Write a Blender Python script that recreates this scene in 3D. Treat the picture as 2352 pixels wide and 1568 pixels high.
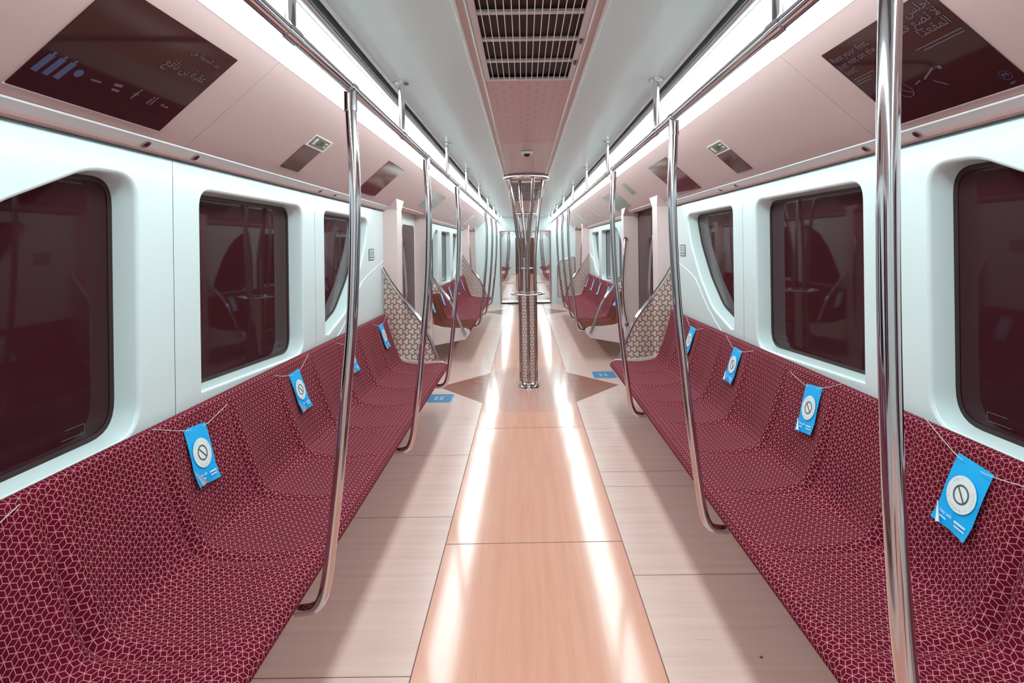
import bpy, bmesh, math, random
from mathutils import Vector, Matrix
from mathutils.geometry import tessellate_polygon
random.seed(7)
PI = math.pi
for o in list(bpy.data.objects): bpy.data.objects.remove(o)
SC = bpy.context.scene
COL = SC.collection

# ------------------------------------------------------------ camera, world, exposure
EYE = Vector((-.03, 0, 1.48))
cam_d = bpy.data.cameras.new('camera'); cam = bpy.data.objects.new('camera', cam_d); COL.objects.link(cam)
cam_d.sensor_fit = 'HORIZONTAL'; cam_d.sensor_width = 36
cam_d.lens = 36 * 1300 / 2352
cam_d.shift_x = (1176 - 1204) / 2352
cam_d.shift_y = (564 - 784) / 2352
cam_d.clip_start = .02; cam_d.clip_end = 120
cam.matrix_world = Matrix.Translation(EYE) @ Matrix.Rotation(PI / 2, 4, 'X') @ Matrix.Rotation(-.013, 4, 'Z')
SC.camera = cam
w = bpy.data.worlds.new('tunnel'); SC.world = w; w.use_nodes = True
w.node_tree.nodes['Background'].inputs[0].default_value = (.02, .006, .008, 1)
w.node_tree.nodes['Background'].inputs[1].default_value = 1
SC.view_settings.view_transform = 'Standard'; SC.view_settings.look = 'None'
SC.view_settings.exposure = .14; SC.view_settings.gamma = 1; SC.view_settings.use_curve_mapping = False
LAMP_COL = (.80, 1.0, .995); LAMP_STR = 9.5      # the two ceiling strip lights

# ------------------------------------------------------------ materials
def mat(name, col, rough=.5, metal=0, spec=.5, emit=None, strength=0, alpha=1, coat=0):
    m = bpy.data.materials.new(name); m.use_nodes = True
    b = m.node_tree.nodes['Principled BSDF']
    b.inputs['Base Color'].default_value = (*col, 1)
    b.inputs['Roughness'].default_value = rough; b.inputs['Metallic'].default_value = metal
    b.inputs['Specular IOR Level'].default_value = spec
    b.inputs['Coat Weight'].default_value = coat; b.inputs['Coat Roughness'].default_value = .08
    if emit: b.inputs['Emission Color'].default_value = (*emit, 1); b.inputs['Emission Strength'].default_value = strength
    return m
class N:
    """small helper for node graphs"""
    def __init__(s, m): s.t = m.node_tree; s.b = s.t.nodes['Principled BSDF']
    def node(s, ty, **k):
        n = s.t.nodes.new(ty)
        for a, b in k.items(): setattr(n, a, b)
        return n
    def put(s, sock, v):
        if hasattr(v, 'is_output') or isinstance(v, bpy.types.NodeSocket): s.t.links.new(v, sock)
        else: sock.default_value = v
    def m(s, op, a, b=None, c=None, clamp=False):
        n = s.node('ShaderNodeMath', operation=op); n.use_clamp = clamp
        s.put(n.inputs[0], a)
        if b is not None: s.put(n.inputs[1], b)
        if c is not None: s.put(n.inputs[2], c)
        return n.outputs[0]
    def mix(s, f, a, b):
        n = s.node('ShaderNodeMix', data_type='RGBA'); s.put(n.inputs[0], f)
        s.put(n.inputs[6], (*a, 1) if isinstance(a, tuple) else a); s.put(n.inputs[7], (*b, 1) if isinstance(b, tuple) else b)
        return n.outputs[2]
    def noise(s, vec, scale, detail=3, rough=.5):
        n = s.node('ShaderNodeTexNoise'); s.put(n.inputs['Vector'], vec); n.inputs['Scale'].default_value = scale
        n.inputs['Detail'].default_value = detail; n.inputs['Roughness'].default_value = rough
        return n.outputs['Fac']
    def mapped(s, vec, sc):
        n = s.node('ShaderNodeMapping'); s.put(n.inputs['Vector'], vec); n.inputs['Scale'].default_value = sc; return n.outputs[0]
    def obj(s): return s.node('ShaderNodeTexCoord').outputs['Object']
    def uv(s): return s.node('ShaderNodeTexCoord').outputs['UV']
    def xyz(s, v):
        n = s.node('ShaderNodeSeparateXYZ'); s.put(n.inputs[0], v); return n.outputs
    def step(s, v, lo, hi):
        n = s.node('ShaderNodeMapRange', interpolation_type='SMOOTHSTEP'); s.put(n.inputs[0], v)
        n.inputs[1].default_value = lo; n.inputs[2].default_value = hi; n.inputs[3].default_value = 0; n.inputs[4].default_value = 1
        return n.outputs[0]
    def bump(s, h, dist, strength=1):
        n = s.node('ShaderNodeBump'); s.put(n.inputs['Height'], h); n.inputs['Distance'].default_value = dist
        n.inputs['Strength'].default_value = strength; s.t.links.new(n.outputs[0], s.b.inputs['Normal'])
    def lattice(s, x, y, S):
        """offset of (x,y) from the nearest point of a triangular lattice of pitch S"""
        H = S * math.sqrt(3)
        def wr(v, P, off): return s.m('SUBTRACT', s.m('WRAP', s.m('ADD', v, off), P, 0), P / 2)
        ax, ay = wr(x, S, 0), wr(y, H, 0)
        bx, by = wr(x, S, S / 2), wr(y, H, H / 2)
        la = s.m('ADD', s.m('MULTIPLY', ax, ax), s.m('MULTIPLY', ay, ay))
        lb = s.m('ADD', s.m('MULTIPLY', bx, bx), s.m('MULTIPLY', by, by))
        k = s.m('LESS_THAN', la, lb)
        qx = s.m('ADD', s.m('MULTIPLY', ax, k), s.m('MULTIPLY', bx, s.m('SUBTRACT', 1, k)))
        qy = s.m('ADD', s.m('MULTIPLY', ay, k), s.m('MULTIPLY', by, s.m('SUBTRACT', 1, k)))
        return qx, qy
    def rhombille(s, x, y, S):
        qx, qy = s.lattice(x, y, S)
        ax, ay = s.m('ABSOLUTE', qx), s.m('ABSOLUTE', qy)
        d2 = s.m('ABSOLUTE', s.m('SUBTRACT', s.m('MULTIPLY', ax, .5), s.m('MULTIPLY', ay, .8660254)))
        return s.m('MINIMUM', ax, d2)
    def dashes(s, x, y, S, shift=.10, L=.33, half=.06):
        """honeycomb whose edges are short dashes, each pushed sideways so they meet in T joints"""
        best = None
        for k in range(3):
            a = PI / 2 + k * 2 * PI / 3; ux, uy = math.cos(a), math.sin(a)
            cx, cy = ux * S * .2887 - uy * shift * S, uy * S * .2887 + ux * shift * S
            qx, qy = s.lattice(s.m('SUBTRACT', x, cx), s.m('SUBTRACT', y, cy), S)
            al = s.m('ABSOLUTE', s.m('ADD', s.m('MULTIPLY', qx, ux), s.m('MULTIPLY', qy, uy)))
            pe = s.m('ABSOLUTE', s.m('ADD', s.m('MULTIPLY', qx, -uy), s.m('MULTIPLY', qy, ux)))
            on = s.m('MULTIPLY', s.m('LESS_THAN', al, L * S), s.m('LESS_THAN', pe, half * S))
            best = on if best is None else s.m('MAXIMUM', best, on)
        return best

M = {}
M['wall'] = mat('white wall panel', (.735, .82, .835), .20, coat=.15)
M['groove'] = mat('panel joint', (.16, .10, .10), .8)
M['pink_shade'] = mat('rose ledge with painted shade', (.42, .24, .23), .45)  # darker rose carries the shade under the ledge
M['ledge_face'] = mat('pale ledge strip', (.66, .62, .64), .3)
M['pink'] = mat('rose cove panel', (.60, .43, .43), .34)
M['rose_light'] = mat('pale rose pillar', (.76, .58, .57), .4)
M['ceil'] = mat('grey ceiling panel', (.76, .95, .98), .26)
M['trim'] = mat('white trim', (.84, .92, .92), .25)
M['rail_profile'] = mat('aluminium profile', (.55, .56, .57), .3, .7)
M['dark'] = mat('dark recess', (.035, .010, .012), .7)
M['maroon'] = mat('dark maroon plastic', (.032, .008, .010), .35, spec=.2)
M['chrome'] = mat('polished stainless steel', (.60, .57, .60), .09, 1)
M['chrome_ring'] = mat('bright stainless steel', (.80, .80, .82), .09, 1)
M['chrome_reflect_tint'] = mat('stainless tube with painted reflection', (.44, .36, .36), .07, 1)  # dark brownish reflections of the surroundings put into the steel's base colour
M['glass'] = mat('dark window glass', (.042, .009, .013), .03, spec=.5)
M['glass'].node_tree.nodes['Principled BSDF'].inputs['IOR'].default_value = 1.25
M['gasket'] = mat('window gasket', (.03, .009, .010), .5)
M['shell'] = mat('pale seat shell', (.74, .60, .59), .35)
M['lens'] = mat('lit diffuser', (.8, .8, .8), .4, emit=LAMP_COL, strength=LAMP_STR)
M['blue'] = mat('blue card', (.0, .42, .90), .35)
M['paper'] = mat('white print', (.80, .84, .86), .5)
M['ink'] = mat('grey ink', (.10, .085, .10), .5)
M['faint'] = mat('pale grey ink', (.50, .52, .60), .5)
M['thread'] = mat('white nylon tie', (.75, .62, .62), .5)
M['poster'] = mat('glossy dark poster', (.042, .010, .013), .05, spec=.20)
M['poster_band'] = mat('dark poster band', (.030, .008, .011), .06)
M['poster_print'] = mat('violet grey poster print', (.13, .095, .14), .3)
M['poster_blue'] = mat('slate blue poster print', (.055, .075, .17), .3)
M['sign'] = mat('maroon notice', (.085, .026, .033), .07)
M['sign'].node_tree.nodes['Principled BSDF'].inputs['Specular IOR Level'].default_value = .5
M['sign_grey'] = mat('grey green notice', (.20, .24, .23), .12)
M['sign_green'] = mat('green notice', (.13, .17, .13), .2)
M['faint_sign'] = mat('pale rose notice', (.42, .31, .31), .15)
M['red'] = mat('red print', (.45, .03, .04), .4)
M['floor_blue'] = mat('blue floor sticker', (.03, .17, .38), .4)
M['floor_blue_edge'] = mat('light blue print', (.25, .48, .62), .4)
M['joint'] = mat('floor joint line', (.16, .075, .06), .5)
M['camera_glass'] = mat('smoked dome', (.01, .01, .01), .05)
M['brown_door'] = mat('brown end door', (.13, .04, .03), .4)

def fabric(name, base, base2, line):
    m = mat(name, base, .85, spec=.05); n = N(m); u = n.xyz(n.uv()); S = .463 / 16
    d = n.rhombille(u[0], u[1], S)
    k = n.step(d, .00045, .00115)
    nz = n.noise(n.mapped(n.uv(), (1, 1, 1)), 9, 2)
    bc = n.mix(nz, base, base2)
    c = n.mix(k, line, bc)
    n.t.links.new(c, n.b.inputs['Base Color'])
    return m
M['fabric'] = fabric('crimson cube weave fabric', (.095, .0035, .013), (.165, .006, .025), (.60, .24, .26))
M['fabric_brown'] = fabric('brown cube weave fabric', (.13, .028, .016), (.09, .014, .012), (.24, .09, .06))

def screen_mat(name, S, bg, stroke, alpha_bg):
    m = mat(name, bg, .25); n = N(m); u = n.xyz(n.uv())
    k = n.dashes(u[0], u[1], S)
    n.t.links.new(n.mix(k, bg, stroke), n.b.inputs['Base Color'])
    if alpha_bg < 1:
        n.t.links.new(n.m('ADD', alpha_bg, n.m('MULTIPLY', k, 1 - alpha_bg)), n.b.inputs['Alpha'])
    return m
M['screen'] = screen_mat('patterned screen glass', .054, (.80, .60, .54), (.10, .035, .02), .66)
M['lace'] = screen_mat('patterned pole infill', .038, (.85, .66, .62), (.08, .022, .015), 1)

def ceiling_star():
    m = mat('star patterned ceiling panel', (.60, .36, .36), .35); n = N(m); p = n.xyz(n.obj())
    S = .080
    qx, qy = n.lattice(p[0], p[1], S)
    d = n.rhombille(p[0], p[1], S)
    r = n.m('SQRT', n.m('ADD', n.m('MULTIPLY', qx, qx), n.m('MULTIPLY', qy, qy)))
    cr = n.m('MULTIPLY', n.m('LESS_THAN', n.m('ABSOLUTE', qx), .0012), n.m('LESS_THAN', r, .027))
    cr2 = n.m('MULTIPLY', n.m('LESS_THAN', n.m('ABSOLUTE', qy), .0016), n.m('LESS_THAN', r, .012))
    k1 = n.m('MULTIPLY', n.m('LESS_THAN', d, .0006), .45)
    k = n.m('MAXIMUM', k1, n.m('MULTIPLY', n.m('MAXIMUM', cr, cr2), .75))
    n.t.links.new(n.mix(k, (.60, .36, .36), (.22, .08, .09)), n.b.inputs['Base Color'])
    return m
M['star'] = ceiling_star()

def wood(name, a, b, streak, axis, rough):
    m = mat(name, a, rough, spec=.45, coat=.0); n = N(m); o = n.obj()
    sc = (1.2, 26, 1) if axis == 'X' else (26, 1.2, 1)
    g = n.noise(n.mapped(o, sc), 1.0, 5, .6)
    g2 = n.noise(n.mapped(o, tuple(v * 3.1 for v in sc)), 1.0, 4, .65)
    sp = n.step(g2, .66, .74)
    c = n.mix(n.step(g, .3, .72), a, b)
    c = n.mix(n.m('MULTIPLY', sp, .5), c, streak)
    n.t.links.new(c, n.b.inputs['Base Color'])
    r = n.m('ADD', rough, n.m('MULTIPLY', n.m('SUBTRACT', n.noise(o, 3, 3), .5), .10))
    n.t.links.new(r, n.b.inputs['Roughness'])
    return m
M['floor_side'] = wood('pale wood floor', (.76, .51, .46), (.69, .45, .40), (.45, .26, .22), 'X', .2)
M['floor_strip'] = wood('warm wood aisle strip', (.77, .365, .27), (.71, .325, .235), (.46, .17, .11), 'Y', .12)
M['hex_out'] = wood('brown floor diamond', (.30, .075, .038), (.25, .06, .03), (.14, .03, .02), 'X', .20)
M['hex_in'] = wood('rose floor diamond', (.66, .34, .28), (.60, .30, .25), (.4, .15, .1), 'Y', .12)

# ------------------------------------------------------------ object helpers
def tag(o, label=None, cat=None, group=None, kind=None):
    if label: o['label'] = label
    if cat: o['category'] = cat
    if group: o['group'] = group
    if kind: o['kind'] = kind
    return o
def empty(name, loc=(0, 0, 0), label=None, cat=None, group=None, mw=None):
    o = bpy.data.objects.new(name, None); COL.objects.link(o)
    o.empty_display_size = .05
    if mw is not None: o.matrix_world = mw
    else: o.location = loc
    return tag(o, label, cat, group)
class MB:
    """collects faces for one mesh object"""
    def __init__(s): s.v = []; s.f = []; s.uv = {}; s.mi = []; s.cur = 0
    def add(s, vs, fs, uvs=None):
        b = len(s.v); s.v += [tuple(v) for v in vs]
        for k, f in enumerate(fs):
            if uvs: s.uv[len(s.f)] = uvs[k]
            s.f.append([b + i for i in f]); s.mi.append(s.cur)
    def quad(s, a, b, c, d, uv=None): s.add([a, b, c, d], [(0, 1, 2, 3)], [uv] if uv else None)
    def box(s, x0, x1, y0, y1, z0, z1):
        s.add([(x, y, z) for x in (x0, x1) for y in (y0, y1) for z in (z0, z1)],
              [(0, 1, 3, 2), (4, 6, 7, 5), (0, 4, 5, 1), (2, 3, 7, 6), (0, 2, 6, 4), (1, 5, 7, 3)])
    def prism(s, pts, y0, y1, caps=True):
        """pts (x,z) extruded along y"""
        n = len(pts); vs = [(x, y0, z) for x, z in pts] + [(x, y1, z) for x, z in pts]
        fs = [(i, (i + 1) % n, n + (i + 1) % n, n + i) for i in range(n)]
        if caps: fs += [tuple(range(n))[::-1], tuple(range(n, 2 * n))]
        s.add(vs, fs)
    def strip(s, pts, y0, y1):
        n = len(pts); s.add([(x, y0, z) for x, z in pts] + [(x, y1, z) for x, z in pts], [(i, i + 1, n + i + 1, n + i) for i in range(n - 1)])
    def poly(s, pts3):
        tris = tessellate_polygon([[Vector(p) for p in pts3]])
        s.add(pts3, [tuple(t) for t in tris])
    def tube(s, path, r, seg=14, caps=True, closed=False):
        path = [Vector(p) for p in path]; n = len(path); rs = r if isinstance(r, list) else [r] * n
        T = []
        for i in range(n):
            a = path[(i - 1) % n] if (i > 0 or closed) else path[i]; b = path[(i + 1) % n] if (i < n - 1 or closed) else path[i]
            T.append((b - a).normalized())
        ref = Vector((0, 1, 0)) if abs(T[0].y) < .9 else Vector((1, 0, 0))
        nr = T[0].cross(ref).normalized(); vs = []
        for i in range(n):
            nr = (nr - T[i] * nr.dot(T[i])).normalized(); bn = T[i].cross(nr)
            for k in range(seg):
                a = 2 * PI * k / seg; vs.append(path[i] + (nr * math.cos(a) + bn * math.sin(a)) * rs[i])
        fs = []
        for i in range(n if closed else n - 1):
            j = (i + 1) % n
            for k in range(seg): k2 = (k + 1) % seg; fs.append((i * seg + k, i * seg + k2, j * seg + k2, j * seg + k))
        if caps and not closed: fs += [tuple(range(seg))[::-1], tuple(range((n - 1) * seg, n * seg))]
        s.add(vs, fs)
    def lathe(s, prof, c=(0, 0, 0), seg=40):
        n = len(prof); vs = []
        for k in range(seg):
            a = 2 * PI * k / seg
            for r, z in prof: vs.append((c[0] + r * math.cos(a), c[1] + r * math.sin(a), c[2] + z))
        fs = [(k * n + i, ((k + 1) % seg) * n + i, ((k + 1) % seg) * n + i + 1, k * n + i + 1) for k in range(seg) for i in range(n - 1)]
        s.add(vs, fs)
    def disc(s, cx, cy, r, z=0, seg=40, r2=0):
        if r2 == 0: s.add([(cx + r * math.cos(2 * PI * k / seg), cy + r * math.sin(2 * PI * k / seg), z) for k in range(seg)], [tuple(range(seg))])
        else:
            vs = [(cx + q * math.cos(2 * PI * k / seg), cy + q * math.sin(2 * PI * k / seg), z) for q in (r, r2) for k in range(seg)]
            s.add(vs, [(k, (k + 1) % seg, seg + (k + 1) % seg, seg + k) for k in range(seg)])
    def rect(s, x0, x1, y0, y1, z=0, uv=None): s.quad((x0, y0, z), (x1, y0, z), (x1, y1, z), (x0, y1, z), uv)
    def line(s, x0, y0, x1, y1, wd, z=0):
        d = Vector((x1 - x0, y1 - y0, 0)).normalized(); p = Vector((-d.y, d.x, 0)) * wd / 2
        a, b = Vector((x0, y0, z)), Vector((x1, y1, z)); s.quad(a - p, b - p, b + p, a + p)
    def build(s, name, m, parent=None, smooth=40, weld=False, bevel=0):
        me = bpy.data.meshes.new(name); me.from_pydata(s.v, [], s.f)
        ms = m if isinstance(m, (list, tuple)) else [m]
        for q in ms: me.materials.append(M[q] if isinstance(q, str) else q)
        if any(s.mi): me.polygons.foreach_set('material_index', s.mi)
        if s.uv:
            L = me.uv_layers.new(name='UVMap')
            for fi, us in s.uv.items():
                for li, q in zip(me.polygons[fi].loop_indices, us): L.data[li].uv = q
        me.validate()
        bm = bmesh.new(); bm.from_mesh(me)
        if weld: bmesh.ops.remove_doubles(bm, verts=bm.verts, dist=1e-5)
        if weld is not None: bmesh.ops.recalc_face_normals(bm, faces=bm.faces)
        bm.to_mesh(me); bm.free()
        if smooth:
            me.polygons.foreach_set('use_smooth', [True] * len(me.polygons)); me.set_sharp_from_angle(angle=math.radians(smooth))
        o = bpy.data.objects.new(name, me); COL.objects.link(o)
        if parent: o.parent = parent
        if bevel:
            b = o.modifiers.new('bevel', 'BEVEL'); b.width = bevel; b.segments = 2; b.limit_method = 'ANGLE'
        return o
def struct(o): o['kind'] = 'structure'; return o
def smoothpath(pts, k=6):
    """Catmull-Rom through the points"""
    P = [Vector(p) for p in pts]; P = [P[0] * 2 - P[1]] + P + [P[-1] * 2 - P[-2]]; out = []
    for i in range(1, len(P) - 2):
        for j in range(k):
            t = j / k; a, b, c, d = P[i - 1:i + 3]
            out.append(.5 * ((2 * b) + (c - a) * t + (2 * a - 5 * b + 4 * c - d) * t * t + (3 * b - a - 3 * c + d) * t ** 3))
    out.append(P[-2]); return out
def copy_tree(o, parent=None, dy=0):
    c = o.copy(); COL.objects.link(c); c.parent = parent
    for ch in o.children: copy_tree(ch, c)
    return c
def text(body, size, m, parent, loc=(0, 0, 0), align='LEFT', name='lettering', rot=0):
    cu = bpy.data.curves.new(name, 'FONT'); cu.body = body; cu.size = size; cu.align_x = align
    cu.resolution_u = 3
    t = bpy.data.objects.new(name, cu); COL.objects.link(t)
    bpy.context.view_layer.update()
    me = bpy.data.meshes.new_from_object(t.evaluated_get(bpy.context.evaluated_depsgraph_get()))
    bpy.data.objects.remove(t); bpy.data.curves.remove(cu)
    me.materials.clear(); me.materials.append(M[m])
    o = bpy.data.objects.new(name, me); COL.objects.link(o); o.parent = parent; o.location = loc; o.rotation_euler = (0, 0, rot)
    return o
def rounded(pts, radii, seg=7):
    """round the corners of a closed polygon"""
    out = []; n = len(pts)
    for i in range(n):
        p = Vector(pts[i]); a = (Vector(pts[i - 1]) - p); b = (Vector(pts[(i + 1) % n]) - p); r = radii[i]
        if r <= 0: out.append(tuple(p)); continue
        th = a.angle(b); d = min(r / math.tan(th / 2), a.length * .49, b.length * .49)
        p0 = p + a.normalized() * d; p1 = p + b.normalized() * d
        for k in range(seg + 1):
            t = k / seg; out.append(tuple((1 - t) ** 2 * p0 + 2 * t * (1 - t) * p + t * t * p1))
    return out
def inset(pts, d):
    n = len(pts); A = sum(pts[i][0] * pts[(i + 1) % n][1] - pts[(i + 1) % n][0] * pts[i][1] for i in range(n)); sg = 1 if A > 0 else -1
    out = []
    for i in range(n):
        a, b, c = Vector(pts[i - 1]), Vector(pts[i]), Vector(pts[(i + 1) % n])
        n1 = Vector((-(b - a).y, (b - a).x)).normalized() * sg; n2 = Vector((-(c - b).y, (c - b).x)).normalized() * sg
        m = n1 + n2
        if m.length < 1e-6: m = n1
        m = m.normalized(); k = max(.5, m.dot(n1)); out.append(tuple(b + m * d / k))
    return out

# ------------------------------------------------------------ window outlines, (y, z) within one bay
W1 = rounded([(.78, .850), (1.945, .850), (1.945, 1.745), (1.72, 1.74), (1.39, 1.60), (1.12, 1.36), (.93, 1.09)],
             [.03, .13, .13, .3, .5, .5, .4])
W2 = rounded([(2.30, .893), (3.385, .850), (3.385, 1.74), (2.30, 1.735)], [.0, .12, .10, .09])
W3 = rounded([(3.735, .905), (3.80, .895), (4.18, 1.00), (4.45, 1.20), (4.68, 1.45), (4.83, 1.735), (3.735, 1.735)],
             [0, .05, .4, .5, .5, .09, .07])
WX, WTOP = 1.35, 1.815
win_n = [0]; door_n = [0]; trim_n = [0]

def car(y0, y1, bays, number):
    """shell of one carriage: bays are y offsets; each bay has three windows then a doorway"""
    for s, side in ((-1, 'left'), (1, 'right')):
        wall = MB(); X = lambda x: s * x
        for o in bays:
            for (a, b, W) in ((.50, 2.1285, W1), (2.1315, 3.5685, W2), (3.5715, 5.30, W3)):
                out = [(o + a, 0), (o + b, 0), (o + b, WTOP), (o + a, WTOP)]
                hole = [(o + p, q) for p, q in W]
                tr = tessellate_polygon([[Vector((p, q, 0)) for p, q in out], [Vector((p, q, 0)) for p, q in hole]])
                allp = out + hole
                wall.add([(X(WX), p, q) for p, q in allp], [tuple(t) for t in tr])
                rings = [(0, 0), (.004, .0015), (.009, .006), (.012, .014), (.017, .085)]
                R = [[(X(WX + dd), p, q) for p, q in inset(hole, di)] for di, dd in rings]
                n = len(hole); vs = [v for r in R for v in r]
                wall.add(vs, [(k * n + i, k * n + (i + 1) % n, (k + 1) * n + (i + 1) % n, (k + 1) * n + i) for k in range(len(R) - 1) for i in range(n)])
                win_n[0] += 1
                g = inset(hole, .017); g2 = inset(hole, .034)
                gm = MB(); n = len(g)
                gm.add([(X(WX + .083), p, q) for p, q in g] + [(X(WX + .086), p, q) for p, q in g2],
                       [(i, (i + 1) % n, n + (i + 1) % n, n + i) for i in range(n)])
                wo = struct(gm.build('window_%d' % win_n[0], 'gasket', weld=None))
                pm = MB(); pm.poly([(X(WX + .088), p, q) for p, q in inset(hole, .03)])
                pm.build('pane', 'glass', wo, smooth=0)
                if number == 1 and W is not W3:   # ventilation latch marks printed low on the glass
                    lm = MB(); ye = o + (1.80 if W is W1 else 3.24); z0 = .905 if W is W1 else .915
                    for aa, bb in (((ye, z0), (ye - .09, z0)), ((ye, z0 + .028), (ye - .075, z0 + .028)), ((ye, z0), (ye, z0 + .028))):
                        lm.tube([(X(WX + .0865), *aa), (X(WX + .0865), *bb)], .0012, 6)
                    lm.build('latch_mark', 'ink', wo)
            # soft raised crease sweeping down from the curved window
            wall.tube([(X(WX + .006), o + p, q) for p, q in [tuple(v)[:2] for v in smoothpath([(3.80, .80, 0), (4.02, .875, 0), (4.28, 1.0, 0), (4.50, 1.15, 0), (4.66, 1.22, 0), (5.29, 1.35, 0)], 5)]], .011, 8)
            # wall beyond pillars behind doorway is open; outer skin behind the joints
            wall.box(X(WX + .095), X(WX + .11), o + .50, o + 5.30, 0, 1.9)
        wall.cur = 0
        first = bays[0]; last = bays[-1]
        for a, b in ((y0, first - 1.35), (last + 7.35, y1)):
            if b > a: wall.box(X(WX), X(WX + .08), a, b, 0, WTOP)
        nm = 'wall_' + side
        struct(wall.build(nm, 'wall', smooth=35, weld=None))
        # rose cove panels between strip light and wall top
        cv = MB(); js = []
        for o in bays: js += [o + 2.13, o + 4.0, o + 5.55, o + 7.2]
        js = [j for j in js if y0 < j < y1]; ys = [y0] + sorted(js) + [y1]
        th = [(.940, 2.184), (1.302, 1.866)]
        for a, b in zip(ys[:-1], ys[1:]):
            cv.prism([(X(.940), 2.182), (X(1.300), 1.867), (X(1.318), 1.880), (X(.956), 2.198)], a + .0015, b - .0015)
        trim_n[0] += 1; struct(cv.build('trim_%d' % trim_n[0], 'pink', smooth=30))
        gv = MB(); gv.strip([(X(.972), 2.212), (X(1.332), 1.898)], y0, y1); gv.cur = 0
        trim_n[0] += 1; struct(gv.build('trim_%d' % trim_n[0], 'groove', smooth=0))
        # ledge: rounded lip, bright flat, underside with its shade put into a darker rose
        gaps = [q for o in [bays[0] - 6.75] + list(bays) for q in (o + 5.30, o + 7.25) if y0 < q < y1]
        if (bays[0] - 6.75 + 5.30) < y0 < (bays[0] - 6.75 + 7.25): gaps = [y0] + gaps
        ends = [y0] + gaps + [y1] if len(gaps) % 2 == 0 else gaps + [y1]
        runs = [(p, q) for p, q in zip(ends[::2], ends[1::2]) if q - p > .01]
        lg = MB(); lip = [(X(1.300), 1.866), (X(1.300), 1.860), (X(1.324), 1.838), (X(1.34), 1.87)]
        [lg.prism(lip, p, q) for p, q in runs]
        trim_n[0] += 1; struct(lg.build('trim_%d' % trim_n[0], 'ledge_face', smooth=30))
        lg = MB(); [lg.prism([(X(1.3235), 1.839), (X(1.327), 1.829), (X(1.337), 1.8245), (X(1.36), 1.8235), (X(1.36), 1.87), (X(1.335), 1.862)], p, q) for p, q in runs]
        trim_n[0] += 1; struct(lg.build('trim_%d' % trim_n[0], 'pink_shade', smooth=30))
        # doorways
        for o in [bays[0] - 6.75] + list(bays):
            a, b = o + 5.50, o + 7.10
            if b > y1 or a < y0: continue
            pil = MB()
            for p0, p1 in ((o + 5.30, a), (b, o + 7.25)):
                pil.prism([(X(1.217), 0), (X(1.42), 0), (X(1.42), 1.836), (X(1.217), 1.836)], p0, p1)
            pil.prism([(X(1.27), 1.885), (X(1.42), 1.885), (X(1.42), 2.0), (X(1.27), 1.90)], a, b)
            trim_n[0] += 1; struct(pil.build('trim_%d' % trim_n[0], 'rose_light', smooth=0, bevel=.004))
            cap = MB()
            for p0, p1, f0, f1 in ((o + 5.30, a, 0, .14), (b, o + 7.25, .14, 0)):
                v = [(X(x), y, z) for x, z, g in ((1.217, 1.8365, 0), (1.42, 1.8365, 0), (1.42, 1.96, 1), (1.306, 1.872, 1), (1.222, 1.945, 1)) for y in (p0 - f0 * g, p1 + f1 * g)]
                n5 = 5; cap.add(v, [tuple(range(0, 10, 2)), tuple(range(1, 10, 2))[::-1]] + [(2 * i, 2 * i + 1, 2 * ((i + 1) % n5) + 1, 2 * ((i + 1) % n5)) for i in range(n5)])
            trim_n[0] += 1; struct(cap.build('trim_%d' % trim_n[0], 'pink', smooth=0))
            door_n[0] += 1
            mid = (a + b) / 2; d = MB()
            openish = (s == 1 and number == 1 and o == 0)
            for p0, p1 in ((a, mid - .004), (mid + .004, b)):
                d.box(X(1.40), X(1.44), p0, p1, .01, 1.885)
            dr = struct(d.build('door_%d' % door_n[0], 'maroon' if openish else 'wall', smooth=0, bevel=.004))
            for p0, p1 in ((a, mid - .004), (mid + .004, b)):
                g = MB(); zz = (.08, 1.84) if openish else (.62, 1.74)
                q = rounded([(p0 + .06, zz[0]), (p1 - .06, zz[0]), (p1 - .06, zz[1]), (p0 + .06, zz[1])], [.07] * 4)
                g.poly([(X(1.3985), *v) for v in q]); g.build('door_glass', 'glass', dr, smooth=0)
                g = MB(); e = p1 if p1 < mid else p0
                g.box(X(1.392), X(1.402), e - .012 if p1 < mid else e, e if p1 < mid else e + .012, .01, 1.885)
                g.build('door_seal', 'gasket', dr, smooth=0)
    # ceiling
    ce = MB()
    for s in (-1, 1):
        ce.strip([(s * .238, 2.214), (s * .40, 2.219), (s * .55, 2.222), (s * .612, 2.222)], y0, y1)
    ce.box(-1.5, 1.5, y0, y1, 2.33, 2.36)
    struct(ce.build('ceiling', 'ceil', weld=None))
    tr = MB()
    for s in (-1, 1):
        for a, b, h in ((.194, .205, .010), (.224, .239, .012)):
            tr.prism([(s * a, 2.216), (s * (a + .001), 2.209), (s * (a + .0045), 2.2145 - h), (s * (b - .0045), 2.2145 - h), (s * (b - .001), 2.209), (s * b, 2.216)], y0, y1)
        tr.prism([(s * .610, 2.223), (s * .610, 2.212), (s * .624, 2.210), (s * .624, 2.223)], y0, y1)
    trim_n[0] += 1; struct(tr.build('trim_%d' % trim_n[0], 'trim', smooth=0))
    tr = MB()
    for s in (-1, 1): tr.prism([(s * .205, 2.213), (s * .224, 2.213), (s * .224, 2.226), (s * .205, 2.226)], y0, y1)
    trim_n[0] += 1; struct(tr.build('trim_%d' % trim_n[0], 'pink', smooth=0))
    ch = MB(); ch.rect(-.24, .24, y0, y1, 2.232)
    for s in (-1, 1):
        pass
        ch.strip([(s * .624, 2.22), (s * .624, 2.275), (s * .66, 2.275), (s * .66, 2.215)], y0, y1)
        ch.strip([(s * .94, 2.19), (s * .94, 2.30)], y0, y1)
    trim_n[0] += 1; struct(ch.build('trim_%d' % trim_n[0], 'dark', smooth=0, weld=None))
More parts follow.
